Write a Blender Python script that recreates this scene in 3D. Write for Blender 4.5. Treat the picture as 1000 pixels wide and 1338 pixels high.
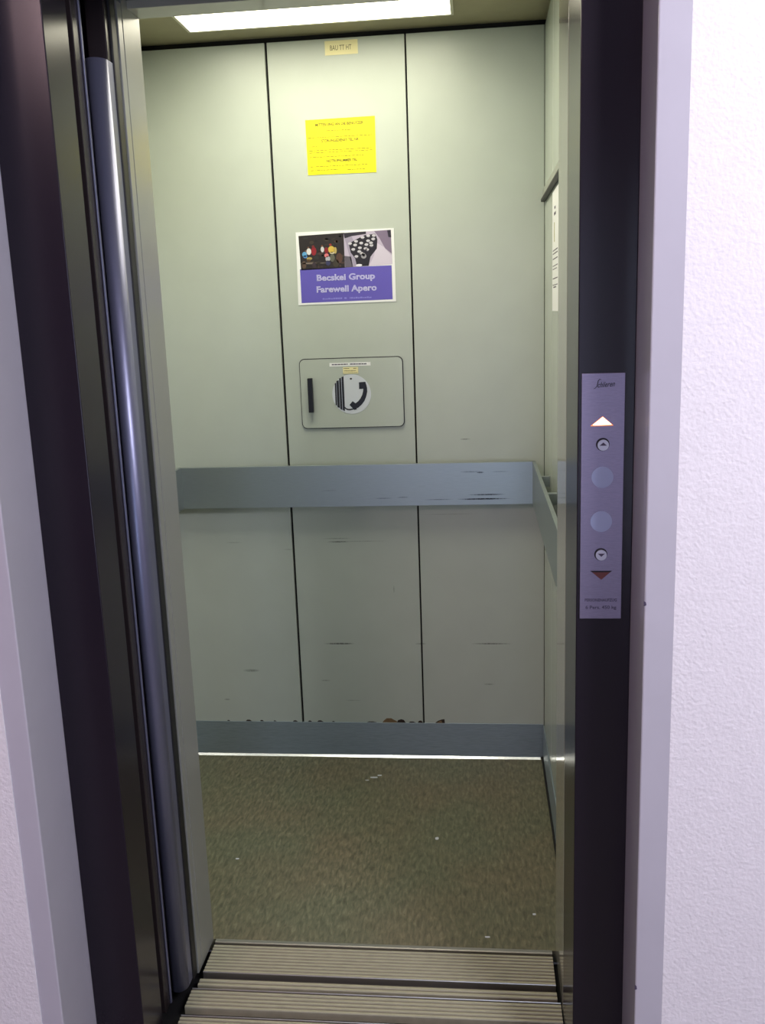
import bpy, bmesh, math, random
from mathutils import Vector, Matrix
random.seed(4)
for o in list(bpy.data.objects): bpy.data.objects.remove(o, do_unlink=True)
S = bpy.context.scene
COL = S.collection

# ------------------------------------------------------------------ camera
yaw, pit, rol, camh = 0.1065, 0.20839, -0.03545, 1.45701
F = Vector((-math.sin(yaw)*math.cos(pit), math.cos(yaw)*math.cos(pit), -math.sin(pit)))
R = Vector((math.cos(yaw), math.sin(yaw), 0)); U = R.cross(F)
R2 = math.cos(rol)*R + math.sin(rol)*U; U2 = -math.sin(rol)*R + math.cos(rol)*U
cd = bpy.data.cameras.new('camera'); cam = bpy.data.objects.new('camera', cd); COL.objects.link(cam)
cd.sensor_fit = 'VERTICAL'; cd.sensor_height = 24.0; cd.lens = 24.0*1227.147/1338.0
cd.clip_start = 0.02; cd.clip_end = 100
m = Matrix((R2, U2, -F)).transposed().to_4x4(); m.translation = Vector((0, 0, camh)); cam.matrix_world = m
S.camera = cam

# ------------------------------------------------------------------ light and exposure
S.view_settings.view_transform = 'Standard'; S.view_settings.look = 'None'
S.view_settings.gamma = 1.0; S.view_settings.use_curve_mapping = False
S.view_settings.exposure = 0.0
CABIN_LIGHT = 5.3
CABIN_DOWN = 4.2
CABIN_COLOR = (1.0, 0.94, 0.74)
w = bpy.data.worlds.new('world'); S.world = w; w.use_nodes = True
w.node_tree.nodes['Background'].inputs[0].default_value = (0.5, 0.5, 0.62, 1)
w.node_tree.nodes['Background'].inputs[1].default_value = 0.05

def area(name, loc, target, sx, sy, power, color):
    l = bpy.data.lights.new(name, 'AREA'); l.shape = 'RECTANGLE'; l.size = sx; l.size_y = sy
    l.energy = power; l.color = color
    o = bpy.data.objects.new(name, l); COL.objects.link(o); o.location = loc
    o.rotation_euler = (Vector(target)-Vector(loc)).to_track_quat('-Z', 'Y').to_euler()
    return o
# landing: cool ceiling lamp over the right side, weak pinkish fill added at the left for the red tint
area('landing_lamp', (1.15, 0.1, 2.62), (0.6, 1.4, 1.1), 0.5, 0.9, 64, (0.93, 0.91, 1.0))
area('pink_fill', (-1.3, -0.55, 2.6), (-0.9, 1.0, 0.9), 0.5, 0.5, 20, (1.0, 0.68, 0.72))
area('rear_blue_fill', (0.0, -2.48, 1.05), (0.0, 1.5, 1.05), 0.8, 1.9, 20, (0.62, 0.74, 1.0))  # added bluish fill behind the camera, gives the steel rail something to reflect

# ------------------------------------------------------------------ materials
def srgb(c):
    return tuple(((v/255)/12.92 if v/255 <= 0.04045 else ((v/255+0.055)/1.055)**2.4) for v in c[:3]) + (1,)
def mat(name, color, rough=0.5, metal=0.0, spec=0.5, emit=None, estr=0, noise=None, bump=None, coat=0, stretch=(1,1,1), rnoise=0):
    """noise=(scale, amount) mottles the colour, bump=(scale, strength, distance)"""
    M = bpy.data.materials.new(name); M.use_nodes = True; nt = M.node_tree; b = nt.nodes['Principled BSDF']
    b.inputs['Base Color'].default_value = srgb(color); b.inputs['Roughness'].default_value = rough
    b.inputs['Metallic'].default_value = metal; b.inputs['Specular IOR Level'].default_value = spec
    b.inputs['Coat Weight'].default_value = coat
    if emit:
        b.inputs['Emission Color'].default_value = emit + (1,) if len(emit) == 3 else emit
        b.inputs['Emission Strength'].default_value = estr
    tc = nt.nodes.new('ShaderNodeNewGeometry'); mp = nt.nodes.new('ShaderNodeMapping')
    nt.links.new(tc.outputs['Position'], mp.inputs['Vector']); mp.inputs['Scale'].default_value = stretch
    if noise:
        n = nt.nodes.new('ShaderNodeTexNoise'); n.inputs['Scale'].default_value = noise[0]; n.inputs['Detail'].default_value = 6
        nt.links.new(mp.outputs[0], n.inputs['Vector'])
        r = nt.nodes.new('ShaderNodeMapRange'); r.inputs['From Min'].default_value = .3; r.inputs['From Max'].default_value = .7
        r.inputs['To Min'].default_value = 1-noise[1]; r.inputs['To Max'].default_value = 1+noise[1]
        nt.links.new(n.outputs['Fac'], r.inputs['Value'])
        mx = nt.nodes.new('ShaderNodeVectorMath'); mx.operation = 'SCALE'; mx.inputs[0].default_value = srgb(color)[:3]
        nt.links.new(r.outputs[0], mx.inputs['Scale']); nt.links.new(mx.outputs[0], b.inputs['Base Color'])
        if rnoise:
            q = nt.nodes.new('ShaderNodeMapRange'); q.inputs['To Min'].default_value = rough-rnoise; q.inputs['To Max'].default_value = rough+rnoise
            nt.links.new(n.outputs['Fac'], q.inputs['Value']); nt.links.new(q.outputs[0], b.inputs['Roughness'])
    if bump:
        n2 = nt.nodes.new('ShaderNodeTexNoise'); n2.inputs['Scale'].default_value = bump[0]; n2.inputs['Detail'].default_value = 4
        nt.links.new(mp.outputs[0], n2.inputs['Vector'])
        bp = nt.nodes.new('ShaderNodeBump'); bp.inputs['Strength'].default_value = bump[1]; bp.inputs['Distance'].default_value = bump[2]
        nt.links.new(n2.outputs['Fac'], bp.inputs['Height']); nt.links.new(bp.outputs[0], b.inputs['Normal'])
    return M
def add_marks(M, marks, axis, color, nscale=220):
    """scuffs with a shape of their own: elongated smudges at fixed places; marks = (a, z, half length, half height, strength)"""
    nt = M.node_tree; b = nt.nodes['Principled BSDF']; L = nt.links
    g = nt.nodes.new('ShaderNodeNewGeometry'); sp = nt.nodes.new('ShaderNodeSeparateXYZ'); L.new(g.outputs['Position'], sp.inputs[0])
    n = nt.nodes.new('ShaderNodeTexNoise'); n.inputs['Scale'].default_value = nscale; n.inputs['Detail'].default_value = 3
    L.new(g.outputs['Position'], n.inputs['Vector'])
    def M1(op, a, c=None, clamp=False):
        k = nt.nodes.new('ShaderNodeMath'); k.operation = op; k.use_clamp = clamp
        for i, v in enumerate((a, c)):
            if v is None: continue
            if isinstance(v, (int, float)): k.inputs[i].default_value = v
            else: L.new(v, k.inputs[i])
        return k.outputs[0]
    tot = None
    for (a, z, la, lz, st) in marks:
        u = M1('DIVIDE', M1('SUBTRACT', sp.outputs[axis], a), la); v = M1('DIVIDE', M1('SUBTRACT', sp.outputs[2], z), lz)
        d = M1('SUBTRACT', 1.0, M1('ADD', M1('MULTIPLY', u, u), M1('MULTIPLY', v, v)), True)
        d = M1('MULTIPLY', d, M1('MULTIPLY', n.outputs['Fac'], 2.0*st), True)
        tot = d if tot is None else M1('MAXIMUM', tot, d)
    mx = nt.nodes.new('ShaderNodeMix'); mx.data_type = 'RGBA'
    src = b.inputs['Base Color']
    if src.is_linked: L.new(src.links[0].from_socket, mx.inputs['A'])
    else: mx.inputs['A'].default_value = src.default_value[:]
    mx.inputs['B'].default_value = srgb(color); L.new(tot, mx.inputs['Factor']); L.new(mx.outputs['Result'], b.inputs['Base Color'])

PANEL = (183, 191, 183)
m_panel = mat('cabin_laminate', PANEL, .34, noise=(9, .025), bump=(900, .06, .0004))
add_marks(m_panel, [(-.77, .304, .03, .006, .5), (-.468, .399, .055, .0035, .9), (-.45, .3995, .03, .002, 1), (.03, .3995, .07, .0028, .8),
    (-.455, .744, .04, .0028, .75), (-.46, .755, .05, .0022, .4), (-.282, .584, .0016, .014, .6), (-.045, 1.067, .018, .002, .7), (-.2726, 1.586, .02, .002, .45),
    (-.38, .745, .09, .002, .3), (-.52, .27, .018, .003, .4), (.02, .26, .02, .003, .4), (-.80, .745, .03, .002, .3), (-.2, .399, .02, .003, .5),
    (-.62, .72, .02, .002, .35), (-.1, .83, .09, .0016, .3), (-.43, .2, .03, .002, .35), (-.86, .2, .012, .003, .5)], 0, (74, 76, 72))
m_panel_side = mat('cabin_side_laminate', PANEL, .22, noise=(9, .02))
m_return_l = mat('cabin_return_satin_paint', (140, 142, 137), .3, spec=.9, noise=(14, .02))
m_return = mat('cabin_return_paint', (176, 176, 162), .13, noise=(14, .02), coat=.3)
m_cabin_ceiling = mat('cabin_ceiling_paint', (156, 150, 122), .6, noise=(30, .03))
m_black = mat('gap_black', (14, 13, 16), .8)
m_rubber_shade = mat('black_rubber_and_shade', (20, 20, 24), .5)
m_frame = mat('dark_bronze_paint', (31, 25, 35), .22, spec=.35, noise=(300, .06), bump=(500, .05, .0003))
m_leaf = mat('dark_door_paint', (44, 38, 40), .25, spec=.35)
m_steel = mat('brushed_stainless', (168, 178, 180), .4, metal=.88, noise=(30, .07), rnoise=.06, stretch=(1.2, 1.2, 60))
add_marks(m_steel, [(.02, .9, .06, .0026, .9), (.01, .8865, .085, .0028, 1.2), (-.13, .8865, .05, .0014, .6), (.0, .9695, .012, .003, .8), (-.03, .972, .035, .003, .35),
    (-.3, .893, .03, .0018, .5), (-.24, .895, .02, .0015, .7), (-.47, .92, .03, .0012, .35), (.06, .971, .03, .002, .35)], 0, (34, 36, 42))
m_kick = mat('kick_plate_steel', (164, 178, 188), .5, metal=.8, noise=(22, .12), rnoise=.08, stretch=(1.5, 1.5, 30))
m_alu = mat('aluminium_profile', (128, 130, 156), .38, metal=.65, noise=(60, .04), stretch=(60, 60, 1))
m_sill = mat('ribbed_aluminium', (176, 172, 150), .48, metal=.3, noise=(40, .09), rnoise=.1, stretch=(1, 6, 1))
m_sill_dark = mat('sill_groove_dark', (40, 36, 38), .6, metal=.3)  # flat dark tone for the groove bottoms
m_rib_gap = mat('dark_between_ribs', (92, 86, 72), .8, noise=(90, .25))  # dark strips laid between the ribs so their lines show
m_sill_lip = mat('sill_lip', (196, 192, 186), .3, metal=.9)
m_white_line = mat('bright_edge_strip', (206, 210, 220), .26, metal=1)
m_plate = mat('call_plate_steel', (140, 130, 152), .4, metal=.8, noise=(120, .08), rnoise=.07, stretch=(1, 1, 8))
m_disc = mat('blank_disc', (160, 172, 206), .5, metal=0)
m_button = mat('button_steel', (198, 200, 214), .4, metal=.3)
m_ink = mat('black_ink', (28, 24, 34), .6)
m_ink_grey = mat('grey_ink', (74, 66, 90), .6)
m_arrow_on = mat('lit_arrow', (235, 110, 40), .4, emit=(1.0, .27, .08), estr=1.5)
m_arrow_core = mat('lit_arrow_core', (255, 240, 220), .4, emit=(1.0, .86, .7), estr=6)
m_arrow_off = mat('unlit_arrow', (104, 44, 40), .35)
m_plaster = mat('rough_plaster', (236, 233, 238), .85, noise=(60, .02), bump=(165, .6, .003))
m_plaster_left = m_plaster
m_trim = mat('lilac_grey_gloss_paint', (190, 188, 199), .22, noise=(12, .02), coat=.2)
m_hall = mat('landing_paint', (205, 200, 205), .8)
m_hall_floor = mat('landing_floor', (120, 116, 112), .5, noise=(20, .1))
m_light = mat('light_diffuser', (255, 255, 245), .5, emit=CABIN_COLOR, estr=CABIN_LIGHT)
m_light_frame = mat('light_frame', (200, 198, 180), .4)
m_yellow = mat('yellow_paper', (252, 238, 0), .5)
m_yellow_ink = mat('ink_on_yellow', (84, 80, 8), .6)
m_yellow_soft = mat('faint_ink_on_yellow', (146, 138, 8), .6)
m_cream = mat('cream_paper', (236, 228, 178), .6)
m_cream_ink = mat('ink_on_cream', (112, 104, 70), .6)
m_white_paper = mat('white_paper', (236, 238, 240), .45)
m_violet = mat('violet_print', (98, 88, 186), .4)
m_lav = mat('lavender_print', (140, 136, 216), .4)
m_wht = mat('white_print', (226, 226, 246), .4)
m_wood_chip = mat('bare_chipboard', (118, 94, 66), .8, noise=(300, .2))
m_chip_dark = mat('dark_chip', (50, 38, 30), .9)  # dark broken laminate and nicks along the panel edge
m_navy = mat('black_plastic', (20, 20, 28), .35)
m_sign_white = mat('sign_white', (206, 212, 222), .4)

# linoleum
m_floor = bpy.data.materials.new('linoleum'); m_floor.use_nodes = True
nt = m_floor.node_tree; b = nt.nodes['Principled BSDF']; b.inputs['Roughness'].default_value = .5
g = nt.nodes.new('ShaderNodeNewGeometry')
def mapped(scale, rot=0):
    mp = nt.nodes.new('ShaderNodeMapping'); mp.inputs['Scale'].default_value = scale; mp.inputs['Rotation'].default_value = (0, 0, rot)
    nt.links.new(g.outputs['Position'], mp.inputs['Vector']); return mp
def noise_of(mp, s, d=5, dist=0):
    n = nt.nodes.new('ShaderNodeTexNoise'); n.inputs['Scale'].default_value = s; n.inputs['Detail'].default_value = d; n.inputs['Distortion'].default_value = dist
    nt.links.new(mp.outputs[0], n.inputs['Vector']); return n
n1 = noise_of(mapped((3.6, 1, 1), .1), 34, 8, .5)
cr = nt.nodes.new('ShaderNodeValToRGB'); e = cr.color_ramp
e.elements[0].position = .28; e.elements[0].color = srgb((104, 102, 84)); e.elements[1].position = .74; e.elements[1].color = srgb((168, 165, 142))
x = e.elements.new(.45); x.color = srgb((128, 127, 109)); x = e.elements.new(.56); x.color = srgb((142, 139, 118))
nt.links.new(n1.outputs['Fac'], cr.inputs[0])
n2 = noise_of(mapped((1, 1, 1)), 3.5, 3); cr2 = nt.nodes.new('ShaderNodeValToRGB'); e = cr2.color_ramp
e.elements[0].position = .35; e.elements[0].color = srgb((192, 200, 188)); e.elements[1].position = .65; e.elements[1].color = srgb((204, 198, 186))
nt.links.new(n2.outputs['Fac'], cr2.inputs[0])
mx = nt.nodes.new('ShaderNodeMix'); mx.data_type = 'RGBA'; mx.blend_type = 'MULTIPLY'; mx.inputs['Factor'].default_value = 1
nt.links.new(cr.outputs[0], mx.inputs['A']); nt.links.new(cr2.outputs[0], mx.inputs['B'])
n3 = noise_of(mapped((1.6, 1, 1), .2), 75, 2); cr3 = nt.nodes.new('ShaderNodeValToRGB'); e = cr3.color_ramp
e.elements[0].position = .66; e.elements[0].color = (0, 0, 0, 1); e.elements[1].position = .76; e.elements[1].color = (1, 1, 1, 1)
nt.links.new(n3.outputs['Fac'], cr3.inputs[0])
mx2 = nt.nodes.new('ShaderNodeMix'); mx2.data_type = 'RGBA'; nt.links.new(cr3.outputs[0], mx2.inputs['Factor'])
nt.links.new(mx.outputs['Result'], mx2.inputs['A']); mx2.inputs['B'].default_value = srgb((86, 80, 64))
nt.links.new(mx2.outputs['Result'], b.inputs['Base Color'])
bp = nt.nodes.new('ShaderNodeBump'); bp.inputs['Strength'].default_value = .15; bp.inputs['Distance'].default_value = .0005
nt.links.new(n1.outputs['Fac'], bp.inputs['Height']); nt.links.new(bp.outputs[0], b.inputs['Normal'])

# ------------------------------------------------------------------ helpers
def tag(o, label=None, cat=None, group=None, kind=None):
    if label: o['label'] = label
    if cat: o['category'] = cat
    if group: o['group'] = group
    if kind: o['kind'] = kind
    return o
def empty(name, loc, label, cat, group=None, kind=None):
    o = bpy.data.objects.new(name, None); COL.objects.link(o); o.location = loc; o.empty_display_size = .05
    return tag(o, label, cat, group, kind)
def origin_of(o):
    v = Vector((0, 0, 0))
    while o: v += o.location; o = o.parent
    return v
def link(name, bm, mats, parent=None, loc=None, smooth=False):
    """bm holds world coordinates; the object's origin goes to loc (or the mesh's bottom centre)"""
    vs = [v.co for v in bm.verts]
    lo = Vector([min(c[i] for c in vs) for i in range(3)]); hi = Vector([max(c[i] for c in vs) for i in range(3)])
    org = Vector(loc) if loc else Vector(((lo.x+hi.x)/2, (lo.y+hi.y)/2, lo.z))
    bmesh.ops.translate(bm, verts=bm.verts, vec=-org)
    me = bpy.data.meshes.new(name); bm.to_mesh(me); bm.free()
    for mm in (mats if isinstance(mats, (list, tuple)) else [mats]): me.materials.append(mm)
    if smooth:
        for p in me.polygons: p.use_smooth = True
    o = bpy.data.objects.new(name, me); COL.objects.link(o)
    if parent: o.parent = parent; o.location = org-origin_of(parent)
    else: o.location = org
    return o
def add_box(bm, a, c, bev=0, seg=2, mi=0):
    t = bmesh.new(); r = bmesh.ops.create_cube(t, size=1)
    for v in t.verts: v.co = Vector([(a[i]+c[i])/2 + v.co[i]*(c[i]-a[i]) for i in range(3)])
    if bev: bmesh.ops.bevel(t, geom=t.edges[:], offset=bev, segments=seg, affect='EDGES', profile=.5)
    for f in t.faces: f.material_index = mi
    me = bpy.data.meshes.new('t'); t.to_mesh(me); t.free(); bm.from_mesh(me); bpy.data.meshes.remove(me)
    return bm
def box(a, c, bev=0, seg=2): return add_box(bmesh.new(), a, c, bev, seg)
def prism_x(profile, x0, x1, bm=None, mi=0):
    """profile: (y, z) polygon extruded along X"""
    bm = bm or bmesh.new()
    A = [bm.verts.new((x0, y, z)) for y, z in profile]; B = [bm.verts.new((x1, y, z)) for y, z in profile]
    n = len(profile); fs = [bm.faces.new(A), bm.faces.new(B[::-1])]
    for i in range(n): fs.append(bm.faces.new((A[i], B[i], B[(i+1) % n], A[(i+1) % n])))
    for f in fs: f.material_index = mi
    bmesh.ops.recalc_face_normals(bm, faces=fs); return bm
def prism_y(poly, y0, y1, bm=None, mi=0):
    """poly: (x, z) polygon with thickness from y0 to y1"""
    bm = bm or bmesh.new()
    A = [bm.verts.new((x, y0, z)) for x, z in poly]; B = [bm.verts.new((x, y1, z)) for x, z in poly]
    n = len(poly); fs = [bm.faces.new(A), bm.faces.new(B[::-1])]
    for i in range(n): fs.append(bm.faces.new((A[i], B[i], B[(i+1) % n], A[(i+1) % n])))
    for f in fs: f.material_index = mi
    bmesh.ops.recalc_face_normals(bm, faces=fs); return bm
def prism_z(poly, z0, z1, bm=None, mi=0):
    bm = bm or bmesh.new()
    A = [bm.verts.new((x, y, z0)) for x, y in poly]; B = [bm.verts.new((x, y, z1)) for x, y in poly]
    n = len(poly); fs = [bm.faces.new(A), bm.faces.new(B[::-1])]
    for i in range(n): fs.append(bm.faces.new((A[i], B[i], B[(i+1) % n], A[(i+1) % n])))
    for f in fs: f.material_index = mi
    bmesh.ops.recalc_face_normals(bm, faces=fs); return bm
def rrect(x0, x1, z0, z1, r, n=6):
    out = []
    for cx, cz, a0 in ((x1-r, z1-r, 0), (x0+r, z1-r, 90), (x0+r, z0+r, 180), (x1-r, z0+r, 270)):
        for k in range(n+1):
            a = math.radians(a0+90*k/n); out.append((cx+r*math.cos(a), cz+r*math.sin(a)))
    return out
def ell(cx, cz, rx, rz, n=20, rot=0):
    return [(cx+rx*math.cos(2*math.pi*k/n)*math.cos(rot)-rz*math.sin(2*math.pi*k/n)*math.sin(rot),
             cz+rx*math.cos(2*math.pi*k/n)*math.sin(rot)+rz*math.sin(2*math.pi*k/n)*math.cos(rot)) for k in range(n)]
def text_bm(body, size, width=None, align='CENTER', shear=0, offset=0, extrude=.0002, space=1.0, height=None):
    cu = bpy.data.curves.new('t', 'FONT'); cu.body = body; cu.size = size; cu.align_x = align; cu.shear = shear
    cu.extrude = extrude; cu.offset = offset; cu.space_character = space; cu.resolution_u = 3
    o = bpy.data.objects.new('t', cu); COL.objects.link(o)
    dg = bpy.context.evaluated_depsgraph_get(); dg.update(); me = bpy.data.meshes.new_from_object(o.evaluated_get(dg))
    bm = bmesh.new(); bm.from_mesh(me)
    bpy.data.objects.remove(o); bpy.data.curves.remove(cu); bpy.data.meshes.remove(me)
    xs = [v.co.x for v in bm.verts]
    if width:
        s = width/(max(xs)-min(xs)); c = (max(xs)+min(xs))/2
        for v in bm.verts: v.co.x = (v.co.x-c)*s
    if height:
        ys = [v.co.y for v in bm.verts]; k = height/(max(ys)-min(ys))
        for v in bm.verts: v.co.y *= k
    return bm
def text_back(name, body, x, z, y, mat_, parent, **kw):   # lettering on a face looking towards -Y, (x, z) = centre of the base line
    bm = text_bm(body, **kw)
    for v in bm.verts: v.co = Vector((x+v.co.x, y-v.co.z, z+v.co.y))
    return link(name, bm, mat_, parent)

# ------------------------------------------------------------------ dimensions
YB = 2.9017; XR = .198; XL = -.982; ZC = 2.252; ZT = 2.236   # cabin
Y0 = 1.9416                                                 # cabin floor front edge
XO0, XO1 = -.677, .159                                      # clear opening of the landing frame

# ------------------------------------------------------------------ setting: landing
def struct(name, bm, mt, parent=None, label=None, **k):
    o = link(name, bm, mt, parent, **k)
    o['kind'] = 'structure'
    if label: o['label'] = label
    return o
HZ = 2.72
bm = box((.250, 1.423, 0), (.320, 1.70, HZ), .0025, 3)
t3 = struct('trim_right', bm, m_trim, label='smooth lilac-grey painted border beside the rough plaster wall')
bm = box((-.840, 1.423, 0), (-.775, 1.62, HZ), .0025, 3)
struct('trim_left', bm, m_trim, label='smooth lilac-grey painted border left of the dark door frame')
# chipped paint along the border's corner
bm = bmesh.new()
for z, s in ((1.0, .004), (.32, .0045)):
    bm = prism_y([(.2492, z), (.2530, z+s*.4), (.2522, z+s*1.6), (.2492, z+s*2)], 1.4222, 1.4240, bm)
o = link('paint_chip', bm, m_ink_grey, t3); o['label'] = 'small grey paint chips on the border edge'
struct('wall_front_right', box((.295, 1.4227, 0), (2.2, 1.70, HZ)), m_plaster, label='rough white plaster wall right of the lift')
struct('wall_front_left', box((-3.0, 1.4205, 0), (-.815, 1.62, HZ)), m_plaster_left, label='rough pale plaster wall left of the lift')
struct('wall_front_above', box((-.775, 1.423, 2.12), (.25, 1.60, HZ)), m_trim)
struct('wall_landing_rear', box((-3.0, -2.6, 0), (2.2, -2.5, HZ)), m_hall)
struct('wall_landing_left', box((-3.1, -2.6, 0), (-3.0, 1.62, HZ)), m_hall)
struct('wall_landing_right', box((2.2, -2.6, 0), (2.3, 1.70, HZ)), m_hall)
struct('ceiling_landing', box((-3.1, -2.6, HZ), (2.3, 1.70, HZ+.1)), m_hall)
struct('floor_landing', box((-3.1, -2.6, -.1), (2.3, 1.60, -.001)), m_hall_floor)
# dark shaft behind the doors
bm = box((-1.75, 1.62, -.2), (-1.70, 2.0, 2.6)); add_box(bm, (-1.75, 1.955, -.2), (-.99, 2.0, 2.6))
struct('wall_shaft', bm, m_black)

# ------------------------------------------------------------------ setting: cabin shell
struct('floor', box((XL-.02, Y0, -.03), (XR+.02, YB+.03, 0)), m_floor, label='mottled grey-green linoleum cabin floor')
wb = empty('wall_back', (-.39, YB, 0), 'pale green-grey laminate rear wall of the lift cabin', None, kind='structure')
struct('backing', box((XL-.02, YB+.0145, 0), (XR+.02, YB+.04, 2.33)), m_black, wb)
for a, c in ((XL, -.6075), (-.6005, -.1995), (-.1945, XR-.001)):
    struct('wall_panel', box((a, YB, .10), (c, YB+.014, ZT), .0012, 2), m_panel, wb)
# chipped lower edge of the panels
bm = prism_y([(-.336, .1215), (-.3305, .129), (-.3205, .1375), (-.305, .1375), (-.297, .1325), (-.288, .128), (-.283, .1215)], YB-.0006, YB+.0005)
o = link('chipped_edge', bm, m_wood_chip, wb); o['label'] = 'bare brown chipboard where the laminate broke off'
for poly in ([(-.287, .1215), (-.283, .131), (-.272, .1345), (-.263, .132), (-.257, .1215)], [(-.1605, .1215), (-.150, .130), (-.1385, .1345), (-.1285, .1365), (-.127, .1215)]):
    bm = prism_y(poly, YB-.0008, YB+.0005); o = link('chipped_edge', bm, m_chip_dark, wb); o['label'] = 'dark broken laminate edge above the kick plate'
bm = prism_y([(-.156, .1215), (-.148, .1275), (-.139, .1315), (-.1345, .1215)], YB-.0012, YB+.0005)
o = link('chipped_edge', bm, m_wood_chip, wb); o['label'] = 'bare brown spot inside the dark chip'
bm = bmesh.new()
for (cx, wd, hh) in ((-.79, .012, .004), (-.745, .008, .003), (-.70, .006, .002), (-.63, .01, .003), (-.545, .012, .004), (-.50, .006, .002), (-.37, .02, .002), (-.235, .014, .003), (-.208, .010, .007), (-.86, .006, .002), (-.58, .008, .003)):
    prism_y([(cx-wd, .1215), (cx-wd*.5, .124+hh*.8), (cx+wd*.2, .1235+hh), (cx+wd, .1215)], YB-.0007, YB+.0005, bm)
o = link('edge_nicks', bm, m_chip_dark, wb); o['kind'] = 'stuff'

wr = empty('wall_right', (XR, 2.42, 0), 'pale laminate right side wall of the lift cabin', None, kind='structure')
struct('backing', box((XR+.0145, Y0-.1, 0), (XR+.04, YB+.03, 2.33)), m_black, wr)
for a, c in ((Y0-.1, 2.598), (2.604, YB)):
    struct('wall_panel', box((XR, a, .10), (XR+.014, c, ZT), .0012, 2), m_panel_side, wr)
wl = struct('wall_left', box((XL-.02, Y0-.1, 0), (XL, YB, ZT)), m_panel_side)
struct('ceiling', box((XL-.04, Y0-.02, ZC), (XR+.04, YB+.04, ZC+.05)), m_cabin_ceiling, label='olive-grey cabin ceiling panel')
# cabin front returns
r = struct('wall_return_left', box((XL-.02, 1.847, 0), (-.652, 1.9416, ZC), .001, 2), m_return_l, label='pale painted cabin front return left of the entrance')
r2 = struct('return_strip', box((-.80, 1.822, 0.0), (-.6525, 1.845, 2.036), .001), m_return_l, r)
struct('wall_return_right', box((XO1, 1.752, 0), (XR+.04, 1.9416, ZC), .001, 2), m_return, label='pale glossy cabin front return right of the entrance')
struct('wall_return_above', box((XL-.02, 1.877, 2.036), (XR+.04, 1.9416, ZC+.02), .001), m_return, label='pale header above the cabin entrance')
struct('trim_header', box((-1.3, 1.60, 2.05), (XR+.1, 1.875, 2.4)), m_leaf, label='dark door track cover above the entrance')
struct('trim_floor', prism_x([(YB, .0), (YB-.0095, .0), (YB-.0010, .0066), (YB, .0066)], XL, XR-.012), m_white_line, label='thin white strip where the floor meets the rear kick plate')

# kick plates
k = link('kick_plate', box((XL+.002, YB-.003, .0068), (XR-.003, YB-.0003, .1225), .0005), m_kick)
tag(k, 'stainless kick plate along the foot of the rear wall', 'kick plate')
k = link('kick_plate', box((XR-.004, Y0+.002, .013), (XR-.0004, YB-.012, .1225), .0005), m_kick)
tag(k, 'narrow kick plate along the foot of the right side wall', 'kick plate')
struct('trim_corner', box((XR-.009, Y0+.002, 0), (XR-.0005, YB-.012, .0125)), m_black, label='black joint between the floor and the right wall')

# ------------------------------------------------------------------ door frame, doors, sills
f = empty('door_frame', (-.26, 1.60, 0), 'dark bronze painted door frame around the lift opening', 'door frame')
link('post', box((-.775, 1.550, 0), (XO0, 1.647, 2.12), .0018, 3), m_frame, f)
link('post', box((XO1, 1.550, 0), (.250, 1.747, 2.12), .0018, 3), m_frame, f)
link('header', box((XO0, 1.552, 2.05), (XO1, 1.60, 2.12), .0018, 3), m_frame, f)
d = empty('door_1', (-1.05, 1.70, 0), 'dark landing door leaf slid open behind the left frame post', None, kind='structure')
struct('leaf', box((-1.42, 1.6845, .008), (-.684, 1.7165, 2.045), .002, 3), m_leaf, d)
struct('edge_strip', box((-.6838, 1.7125, .010), (-.6805, 1.7185, 2.04), .001, 2), m_alu, d)
d = empty('door_2', (-1.0, 1.80, 0), 'open cabin door leaf with a rounded aluminium closing edge', None, kind='structure')
struct('leaf', box((-1.42, 1.790, .006), (-.668, 1.818, 2.045), .001), m_leaf, d)
o = struct('rubber_seal', box((-.668, 1.7905, .006), (-.6545, 1.8185, 2.045), .003, 3), m_rubber_shade, d); o['label'] = 'black rubber seal strip'
# rounded closing edge: half-round profile
prof = []
for kx in range(13):
    a = math.radians(180+180*kx/12); prof.append((-.6775+.0205*math.cos(a), 1.765+.024*math.sin(a)))
prof += [(-.657, 1.789), (-.698, 1.789)]
o = struct('closing_edge', prism_z(prof, .014, 1.92), m_alu, d); o['label'] = 'grey half-round closing edge of the cabin door'
for pidx, pl in enumerate(o.data.polygons): pl.use_smooth = 0 < abs(pl.normal.y) and abs(pl.normal.z) < .5
struct('edge_rail', box((-.695, 1.772, 1.9205), (-.659, 1.789, 2.045), .002), m_leaf, d)

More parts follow.
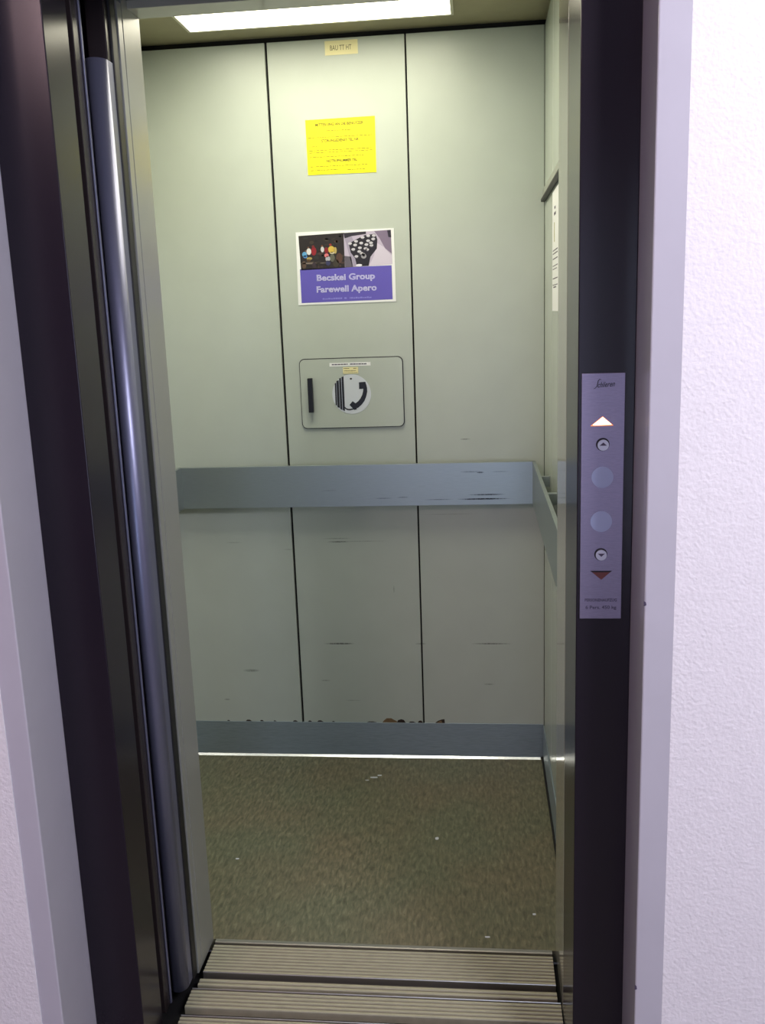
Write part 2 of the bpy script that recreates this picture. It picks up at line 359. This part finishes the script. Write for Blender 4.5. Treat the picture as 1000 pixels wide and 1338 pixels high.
def sill(name, x0, x1, segs, label, nose=None):
    """segs: list of (ya, yb, kind) from front to back"""
    root = empty(name, ((x0+x1)/2, segs[0][0], -.02), label, 'sill')
    bm = bmesh.new(); gm = bmesh.new(); gap_fill = bmesh.new(); lips = bmesh.new(); hasl = False
    for ya, yb, kd in segs:
        if kd == 'ribs':
            n = max(1, round((yb-ya)/.0108)); p = (yb-ya)/n
            prof = [(ya, -.03)]
            for i in range(n):
                a = ya+i*p; prof += [(a+p*.04, -.0018), (a+p*.12, 0), (a+p*.60, 0), (a+p*.66, -.0036), (a+p*.98, -.0036)]; prism_x([(a+p*.67, -.0037), (a+p*.68, -.0026), (a+p*.96, -.0026), (a+p*.97, -.0037)], x0+.0005, x1-.0005, gap_fill)
            prof += [(yb, -.03)]
            prism_x(prof, x0, x1, bm)
        elif kd == 'groove': prism_x([(ya, -.03), (ya, -.018), (yb, -.018), (yb, -.03)], x0, x1, gm)
        elif kd == 'lip':
            hasl = True; prism_x([(ya, -.03), (ya, -.0005), (ya+.0008, .0008), (yb-.0008, .0008), (yb, -.0005), (yb, -.03)], x0, x1, lips)
    link('ribbed_plate', bm, m_sill, root)
    link('rib_gap_fill', gap_fill, m_rib_gap, root)['kind'] = 'stuff'
    if len(gm.verts): link('groove', gm, m_sill_dark, root)
    if hasl: link('lip', lips, m_sill_lip, root)
    return root
sill('door_sill', -.645, .1505, [(1.784, 1.8095, 'ribs'), (1.8095, 1.8265, 'groove'), (1.8265, 1.829, 'lip'), (1.829, 1.9255, 'ribs')],
     'ribbed aluminium cabin sill with one door groove in front of the linoleum')
sill('door_sill', -.6535, .1565, [(1.53, 1.690, 'ribs'), (1.690, 1.6925, 'lip'), (1.6925, 1.7155, 'groove'), (1.7155, 1.772, 'ribs'), (1.772, 1.7745, 'lip')],
     'ribbed aluminium landing sill nearest the camera at the photo bottom')
struct('trim_nosing', prism_x([(1.9285, -.03), (1.9285, .0012), (1.931, .0026), (1.940, .0022), (1.9412, 0), (1.9412, -.03)], -.645, .1505), m_sill_lip,
       label='thin metal nosing between the cabin sill and the linoleum')
struct('trim_pit', box((-1.2, 1.60, -.2), (XR+.1, 1.9414, -.035)), m_black)

# small paint flecks on the linoleum
fl = bmesh.new()
for fx, fy_, a_, b_ in ((-.352, 2.754, .012, .006), (-.335, 2.768, .007, .005), (-.372, 2.735, .006, .003), (-.135, 2.405, .005, .009), (.118, 2.075, .004, .005), (.003, 1.983, .006, .004), (-.68, 2.28, .005, .004)):
    prism_z([(fx+a_*math.cos(k_*.9)*(1+.3*math.sin(k_*2.3)), fy_+b_*math.sin(k_*.9)*(1+.3*math.cos(k_*1.7))) for k_ in range(7)], .0001, .0005, fl)
tag(link('paint_flecks', fl, m_sign_white), 'few tiny pale flecks scattered on the linoleum', 'flecks', None, 'stuff')

# ------------------------------------------------------------------ ceiling light
f = empty('ceiling_light', (-.425, 2.42, ZC), 'bright rectangular white ceiling light of the cabin', 'lamp')
bm = box((-.795, 2.10, ZC-.010), (-.055, 2.118, ZC-.0005)); add_box(bm, (-.795, 2.775, ZC-.010), (-.055, 2.783, ZC-.0005))
add_box(bm, (-.795, 2.118, ZC-.010), (-.787, 2.775, ZC-.0005)); add_box(bm, (-.063, 2.118, ZC-.010), (-.055, 2.775, ZC-.0005))
link('frame', bm, m_light_frame, f)
l_ = area('tube_light', (-.425, 2.4, ZC-.012), (-.425, 2.4, 0), .70, .62, CABIN_DOWN, CABIN_COLOR); l_.data.spread = math.radians(155)
link('diffuser', box((-.787, 2.118, ZC-.009), (-.063, 2.775, ZC-.0008)), m_light, f)

# ------------------------------------------------------------------ handrail
YR = 2.857; XRi = .1590; XLi = -.942; ZR0, ZR1 = .868, 1.0
h = empty('handrail', (-.39, YR, ZR0), 'broad flat stainless handrail running round the cabin walls', 'handrail')
bm = box((XLi-.0095, YR, ZR0), (XRi+.0095, YR+.010, ZR1), .0008, 2); link('rail', bm, m_steel, h)
bm = box((XRi, Y0+.002, ZR0), (XRi+.010, YR+.009, ZR1), .0008, 2); o = link('rail', bm, m_steel, h)
bm = box((XLi-.010, Y0+.02, ZR0), (XLi, YR+.009, ZR1), .0008, 2); link('rail', bm, m_steel, h)
for x_ in (-.80, -.39, .02):
    link('bracket', box((x_-.02, YR+.0105, .915), (x_+.02, YB-.0003, .95), .001), m_steel, h)
for y_, z_ in ((2.672, .955), (2.42, .955), (2.10, .955)):
    link('bracket', box((XRi+.0105, y_, z_), (XR-.0003, y_+.018, z_+.03), .001), m_steel, h)
for y_ in (2.6, 2.2):
    link('bracket', box((XL+.0003, y_, .915), (XLi-.0105, y_+.03, .95), .001), m_steel, h)

# ------------------------------------------------------------------ ledge and paper on the right wall
g_ = empty('wall_ledge', (XR, 2.42, 1.76), 'narrow pale ledge strip across the right wall above the white paper', 'ledge')
bm = bmesh.new()
link('strip', box((XR-.006, Y0+.02, 1.766), (XR-.0003, YB-.002, 1.792), .001), m_return, g_)
link('shade_bar', box((XR-.012, Y0+.02, 1.757), (XR-.0003, YB-.012, 1.7657), .0015), m_rubber_shade, g_)  # dark bar stands in for the shade under the ledge
pn = empty('paper_notice', (XR-.001, 2.485, 1.447), 'white sheet of paper with lines of print fixed under the ledge', 'paper')
link('sheet', box((XR-.0015, 2.385, 1.447), (XR-.0004, 2.590, 1.747), 0), m_white_paper, pn)
bm = bmesh.new()
for (z, y0, y1, hh) in ((1.700, 2.49, 2.52, .006), (1.685, 2.48, 2.53, .007), (1.598, 2.42, 2.57, .0025), (1.590, 2.42, 2.57, .0025), (1.577, 2.42, 2.57, .0025), (1.560, 2.42, 2.57, .002), (1.552, 2.44, 2.57, .002), (1.528, 2.42, 2.57, .0025), (1.512, 2.42, 2.57, .002), (1.506, 2.46, 2.55, .003)):
    y = y1
    while y > y0:
        ww = random.uniform(.008, .022); add_box(bm, (XR-.0019, max(y-ww, y0), z), (XR-.0016, y, z+hh)); y -= ww+.003
link('print', bm, m_ink_grey, pn)['kind'] = 'stuff'
bm = box((XR-.0019, 2.515, 1.62), (XR-.0016, 2.527, 1.668)); o = link('print', bm, m_yellow_soft, pn); o['label'] = 'short olive-yellow mark on the paper'

# ------------------------------------------------------------------ phone hatch
ph = empty('phone_hatch', (-.393, YB, 1.112), 'pale metal hatch with telephone pictogram and black handle', 'hatch')
link('rim', prism_y(rrect(-.5535, -.2305, 1.1105, 1.3275, .017), YB-.0022, YB-.0002), m_ink, ph)
dr = link('door', prism_y(rrect(-.551, -.233, 1.1130, 1.3250, .0155), YB-.0058, YB-.0024), m_panel_side, ph)
bm = box((-.5265, YB-.026, 1.163), (-.5110, YB-.012, 1.269), .002, 3)
add_box(bm, (-.523, YB-.0125, 1.166), (-.5145, YB-.0058, 1.178)); add_box(bm, (-.523, YB-.0125, 1.254), (-.5145, YB-.0058, 1.266))
o = link('handle', bm, m_navy, dr); o['label'] = 'black bar handle'
yf = YB-.0058
sg = link('pictogram', prism_y(ell(-.3925, 1.2155, .0605, .0612, 48), yf-.0008, yf-.0001), m_sign_white, dr); sg['label'] = 'round white telephone pictogram'
bm = bmesh.new()
bars = [(-.4440, -.4395, 1.2515, 1.1815), (-.4385, -.4310, 1.2590, 1.1745), (-.4298, -.4235, 1.2665, 1.1685), (-.4222, -.4155, 1.2705, 1.1650)]
for x0, x1, zt, zb in bars: prism_y([(x0, zb+.002), (x1, zb-.001), (x1, zt+.001), (x0, zt-.002)], yf-.0012, yf-.0007, bm)
prism_y(ell(-.3929, 1.2629, .0036, .0028, 16), yf-.0012, yf-.0007, bm)
# receiver: arc with ear and mouth piece
def stroke(pts, ws):
    L_, R_ = [], []
    for i, p in enumerate(pts):
        a = Vector(pts[max(i-1, 0)]); c = Vector(pts[min(i+1, len(pts)-1)]); t = (c-a).normalized(); n = Vector((-t.y, t.x))
        L_.append(tuple(Vector(p)+n*ws[i]/2)); R_.append(tuple(Vector(p)-n*ws[i]/2))
    return L_+R_[::-1]
arc = [(-.3520+.0005, 1.2460), (-.3495, 1.2340), (-.3500, 1.2225), (-.3535, 1.2100), (-.3590, 1.1985), (-.3670, 1.1885), (-.3780, 1.1800), (-.3880, 1.1762)]
prism_y(stroke(arc, [.010, .0115, .0130, .0135, .0145, .015, .016, .014]), yf-.0012, yf-.0007, bm)
prism_y([(-.3685, 1.2515), (-.3480, 1.2525), (-.3450, 1.2320), (-.3685, 1.2305)], yf-.0014, yf-.0007, bm)
prism_y([(-.4005, 1.1825), (-.3905, 1.1940), (-.3760, 1.1830), (-.3790, 1.1680), (-.3860, 1.1665)], yf-.0016, yf-.0007, bm)
cord = [(-.4160, 1.1760), (-.4125, 1.1715), (-.4070, 1.1685), (-.4000, 1.1678), (-.3930, 1.1690), (-.3860, 1.1700)]
prism_y(stroke(cord, [.0025, .004, .0046, .0046, .0042, .004]), yf-.0010, yf-.0007, bm)
link('symbol', bm, m_navy, sg)
lp = link('label_strip', box((-.458, yf-.0006, 1.3015), (-.330, yf-.0001, 1.3125)), m_white_paper, dr); lp['label'] = 'narrow white strip with one line of print'
bm = bmesh.new(); x = -.4505
while x < -.342:
    ww = random.uniform(.003, .009)
    if not -.401 < x < -.397: add_box(bm, (x, yf-.0009, 1.3060), (x+ww, yf-.0007, 1.3092))
    x += ww+.0012
link('print', bm, m_ink_grey, lp)['kind'] = 'stuff'
lq = link('label_sticker', box((-.4165, yf-.0014, 1.2785), (-.3690, yf-.0009, 1.2985)), m_cream, dr); lq['label'] = 'small cream sticker overlapping the pictogram'
bm = bmesh.new()
for z, a, c in ((1.2935, -.414, -.397), (1.2935, -.384, -.374), (1.2865, -.413, -.376), (1.2815, -.4155, -.371)):
    x = a
    while x < c:
        ww = random.uniform(.002, .005); add_box(bm, (x, yf-.0017, z), (min(x+ww, c), yf-.0015, z+.0022 if z > 1.282 else z+.001)); x += ww+.0008
link('print', bm, m_cream_ink, lq)['kind'] = 'stuff'

# ------------------------------------------------------------------ cream sticker at the top, yellow notice, poster
st = empty('paper_sticker', (-.382, YB, 2.191), 'small cream paper sticker at the top of the middle wall panel', 'sticker')
link('paper', box((-.430, YB-.0012, 2.191), (-.334, YB-.0003, 2.2295)), m_cream, st)
text_back('lettering', 'BAU TT HT', -.3835, 2.2035, YB-.0014, m_cream_ink, st, size=.017, width=.062, height=.0135)

yn = empty('yellow_notice', (-.394, YB, 1.865), 'bright yellow printed notice on the middle wall panel', 'notice')
link('paper', prism_y([(-.4965, 1.8655), (-.2925, 1.8645), (-.2915, 2.0205), (-.4973, 2.0190)], YB-.0014, YB-.0003), m_yellow, yn)
yy = YB-.0016
text_back('lettering', 'MITTEILUNG AN DIE BEN\u00dcTZER', -.397, 2.0005, yy, m_yellow_ink, yn, size=.0105, width=.142, offset=.0003)
text_back('lettering', 'ST\u00d6RUNGSDIENST TEL. NR.', -.396, 1.9555, yy, m_yellow_ink, yn, size=.0105, width=.112, offset=.0003)
text_back('lettering', 'NOTRUFNUMMER TEL.', -.393, 1.8990, yy, m_yellow_ink, yn, size=.0105, width=.092, offset=.0003)
bm = bmesh.new()
for z, a, c in ((1.9855, -.436, -.364), (1.9680, -.492, -.300), (1.9430, -.490, -.466), (1.9320, -.490, -.304), (1.9260, -.490, -.302), (1.9135, -.490, -.325), (1.8870, -.488, -.316), (1.8765, -.488, -.405), (1.8745, -.378, -.322)):
    x = a
    while x < c:
        ww = random.uniform(.003, .012); add_box(bm, (x, yy-.0002, z), (min(x+ww, c), yy, z+.0022)); x += ww+.0022
link('small_print', bm, m_yellow_soft, yn)['kind'] = 'stuff'

po = empty('event_poster', (-.395, YB, 1.490), 'poster with two pictures above violet text area, middle wall panel', 'poster')
PX0, PX1, PZ0, PZ1 = -.5445, -.2460, 1.4900, 1.7040
link('paper', prism_y([(PX0-.0015, PZ0), (PX1, PZ0+.0008), (PX1-.0002, PZ1), (PX0+.0015, PZ1)], YB-.0014, YB-.0003), m_white_paper, po)
def pv(u, v): return (PX0+u*(PX1-PX0), PZ1-v*(PZ1-PZ0))
yp = YB-.0014
link('text_area', prism_y([pv(.030, .505), pv(.030, .972), pv(.966, .965), pv(.966, .500)], yp-.0003, yp-.0001), m_violet, po)
# pictures: c(a, b) uses a 1000 x 430 grid over the upper half
def c(a, b_): return pv((a-12)/948*.985+.004, (b_-22)/360*.4855+.012)
cols = {}
def cm(rgb):
    if rgb not in cols: cols[rgb] = mat('picture_print', rgb, .42)
    return cols[rgb]
pm = []; pb = bmesh.new()
def blob(poly, rgb, layer):
    mm = cm(rgb)
    if mm not in pm: pm.append(mm)
    prism_y([c(*q) for q in poly], yp-.0003-.00008*layer, yp-.0002, pb, pm.index(mm))
def e2(cx, cy, rx, ry, rgb, layer, rot=0): blob(ell(cx, cy, rx, ry, 12, rot), rgb, layer)
blob([(38, 50), (490, 38), (490, 390), (48, 398)], (38, 32, 32), 0)
random.seed(11)
for i in range(46):
    e2(random.uniform(65, 465), random.uniform(62, 375), random.uniform(8, 26), random.uniform(6, 18), random.choice([(52, 44, 40), (62, 52, 44), (28, 24, 26), (46, 46, 44), (70, 52, 46)]), 1)
e2(150, 330, 100, 9, (120, 108, 100), 2); e2(240, 332, 60, 6, (104, 96, 90), 2)
e2(60+20, 345, 22, 40, (84, 66, 56), 2)
for cx, cy, rx, ry, cc in ((90, 238, 24, 26, (96, 160, 210)), (96, 262, 20, 16, (80, 130, 190)), (134, 212, 24, 34, (216, 214, 216)), (182, 210, 26, 44, (140, 30, 42)), (178, 162, 14, 12, (120, 40, 40)),
    (136, 282, 28, 14, (170, 150, 90)), (128, 302, 20, 14, (90, 66, 40)), (268, 196, 17, 30, (206, 204, 210)), (266, 160, 9, 10, (120, 80, 60)), (308, 208, 20, 32, (128, 26, 36)),
    (356, 200, 32, 36, (206, 176, 78)), (348, 152, 13, 11, (150, 50, 44)), (362, 234, 24, 10, (226, 214, 190)), (394, 210, 14, 34, (180, 160, 96)), (306, 258, 22, 20, (216, 120, 128)),
    (318, 292, 24, 28, (176, 176, 190)), (318, 335, 22, 26, (52, 54, 92)), (362, 285, 24, 40, (96, 96, 84)), (430, 290, 32, 52, (84, 58, 48)), (180, 350, 20, 30, (56, 44, 52)), (104, 205, 10, 10, (120, 84, 70)),
    (130, 172, 10, 10, (110, 76, 62)), (395, 340, 30, 40, (60, 54, 44))):
    e2(cx, cy, rx, ry, cc, 3)
# right picture: rows of pale keys on a dark field
blob([(482, 40), (940, 28), (946, 372), (482, 388)], (186, 176, 200), 1)
blob([(482, 40), (700, 34), (700, 60), (560, 75), (490, 95)], (48, 44, 56), 2)
blob([(482, 270), (545, 280), (560, 386), (484, 388)], (96, 90, 104), 2)
blob([(490, 92), (560, 78), (640, 300), (590, 384), (556, 386)], (160, 152, 176), 2)
blob([(780, 34), (940, 30), (944, 270), (880, 210), (830, 110)], (126, 112, 138), 2)
blob([(905, 32), (941, 30), (943, 105), (915, 100)], (40, 36, 52), 3)
blob([(800, 150), (870, 200), (944, 290), (946, 372), (720, 378), (770, 280)], (206, 198, 218), 2)
blob([(528, 150), (600, 110), (690, 70), (790, 62), (808, 120), (800, 210), (735, 290), (715, 380), (600, 382), (585, 300), (545, 240)], (30, 28, 38), 3)
for cx, cy in ((540, 148), (570, 208), (598, 280), (590, 165), (600, 128), (650, 148), (635, 195), (648, 250), (668, 262), (665, 92), (700, 165), (705, 215), (690, 205), (720, 78), (718, 128), (745, 150), (775, 78), (768, 112), (748, 175), (628, 232)):
    e2(cx, cy, 19, 13, (200, 198, 208), 4); e2(cx+3, cy+16, 12, 5, (84, 80, 96), 4)
e2(670, 280, 26, 26, (150, 148, 158), 4); e2(620, 370, 32, 12, (232, 230, 240), 4)
link('pictures', pb, pm, po)
for body, v, x_, wd in (('Becskei Group', .672, -.3965, .178), ('Farewell Apero', .832, -.3955, .184)):
    z = pv(0, v)[1]
    text_back('lettering', body, x_, z, yp-.0005, m_wht, po, size=.0250, width=wd, offset=.0006)
    text_back('lettering', body, x_, z, yp-.0009, m_lav, po, size=.0250, width=wd-.0012, offset=-.0005)
bm = bmesh.new(); z = pv(0, .935)[1]; x = -.470
while x < -.322:
    ww = random.uniform(.0025, .008)
    if not (-.413 < x < -.405 or -.398 < x < -.39): add_box(bm, (x, yp-.0007, z), (x+ww, yp-.0004, z+random.choice((.0030, .0042))))
    x += ww+.0012
link('small_print', bm, m_lav, po)['kind'] = 'stuff'

# ------------------------------------------------------------------ call panel on the right post
cp = empty('call_panel', (.199, 1.549, .938), 'narrow brushed metal call panel with lit up arrow on the dark post', 'call panel')
yc = 1.5498
link('faceplate', box((.1645, yc-.0035, .9385), (.2335, yc-.0002, 1.3510), .0006, 2), m_plate, cp)
yq = yc-.0035
ar = link('up_arrow', prism_y([(.1795, 1.2662), (.1985, 1.2815), (.2155, 1.2666)], yq-.0010, yq-.0001), m_arrow_on, cp); ar['label'] = 'glowing up arrow'
link('arrow_window', prism_y([(.1832, 1.2680), (.1985, 1.2802), (.2124, 1.2683)], yq-.0014, yq-.0008), m_arrow_core, ar)
ar = link('down_arrow', prism_y([(.1815, 1.0226), (.1998, 1.0070), (.2172, 1.0224)], yq-.0006, yq-.0001), m_arrow_off, cp); ar['label'] = 'dark red unlit down arrow'
link('arrow_edge', prism_y([(.1815, 1.0226), (.1842, 1.0203), (.2146, 1.0203), (.2172, 1.0224)], yq-.0010, yq-.0005), m_ink, ar)
for bx, bz, up in ((.1992, 1.2358, 1), (.1985, 1.0510, -1)):
    rr_ = .0098
    ring = link('button_ring', prism_y(ell(bx, bz, rr_+.0010, rr_+.0010, 32), yq-.0004, yq-.0001), m_ink, cp)
    bt = link('button', prism_y(ell(bx+.0006, bz-.0010, rr_-.0008, rr_-.0008, 32), yq-.0028, yq-.0003), m_button, cp)
    link('button_arrow', prism_y([(bx-.0052, bz-.0018*up), (bx+.0006, bz+.0036*up), (bx+.0064, bz-.0018*up)], yq-.0031, yq-.0027), m_ink_grey, bt)
for bx, bz in ((.1994, 1.1816), (.1984, 1.1072)):
    o = link('blank_cover', prism_y(ell(bx, bz, .0176, .0178, 40), yq-.0011, yq-.0001), m_disc, cp); o['label'] = 'round blue-grey blank cover'
# script lettering
lx0 = .1855
bm = text_bm('chlieren', size=.0115, shear=.45, width=.0275, extrude=.00015, offset=.00012)
for v in bm.verts: v.co = Vector((.2035+v.co.x, yq-.0004-v.co.z, 1.3290+v.co.y*1.05+(v.co.x)*.06))
sc = [(.1955, 1.3405), (.1930, 1.3415), (.1905, 1.3385), (.1900, 1.3350), (.1890, 1.3310), (.1865, 1.3275), (.1835, 1.3262)]
prism_y(stroke(sc, [.0008, .0012, .0014, .0014, .0013, .0010, .0006]), yq-.0006, yq-.0002, bm)
link('lettering', bm, m_ink, cp)
bm = text_bm('PERSONENAUFZUG', size=.0072, width=.0530, extrude=.00015, offset=.0001)
for v in bm.verts: v.co = Vector((.1995+v.co.x, yq-.0004-v.co.z, .9690+v.co.y))
link('lettering', bm, m_ink_grey, cp)
bm = text_bm('6 Pers. 450 kg', size=.0080, width=.0510, extrude=.00015, offset=.0001)
for v in bm.verts: v.co = Vector((.1998+v.co.x, yq-.0004-v.co.z, .9560+v.co.y))
link('lettering', bm, m_ink_grey, cp)
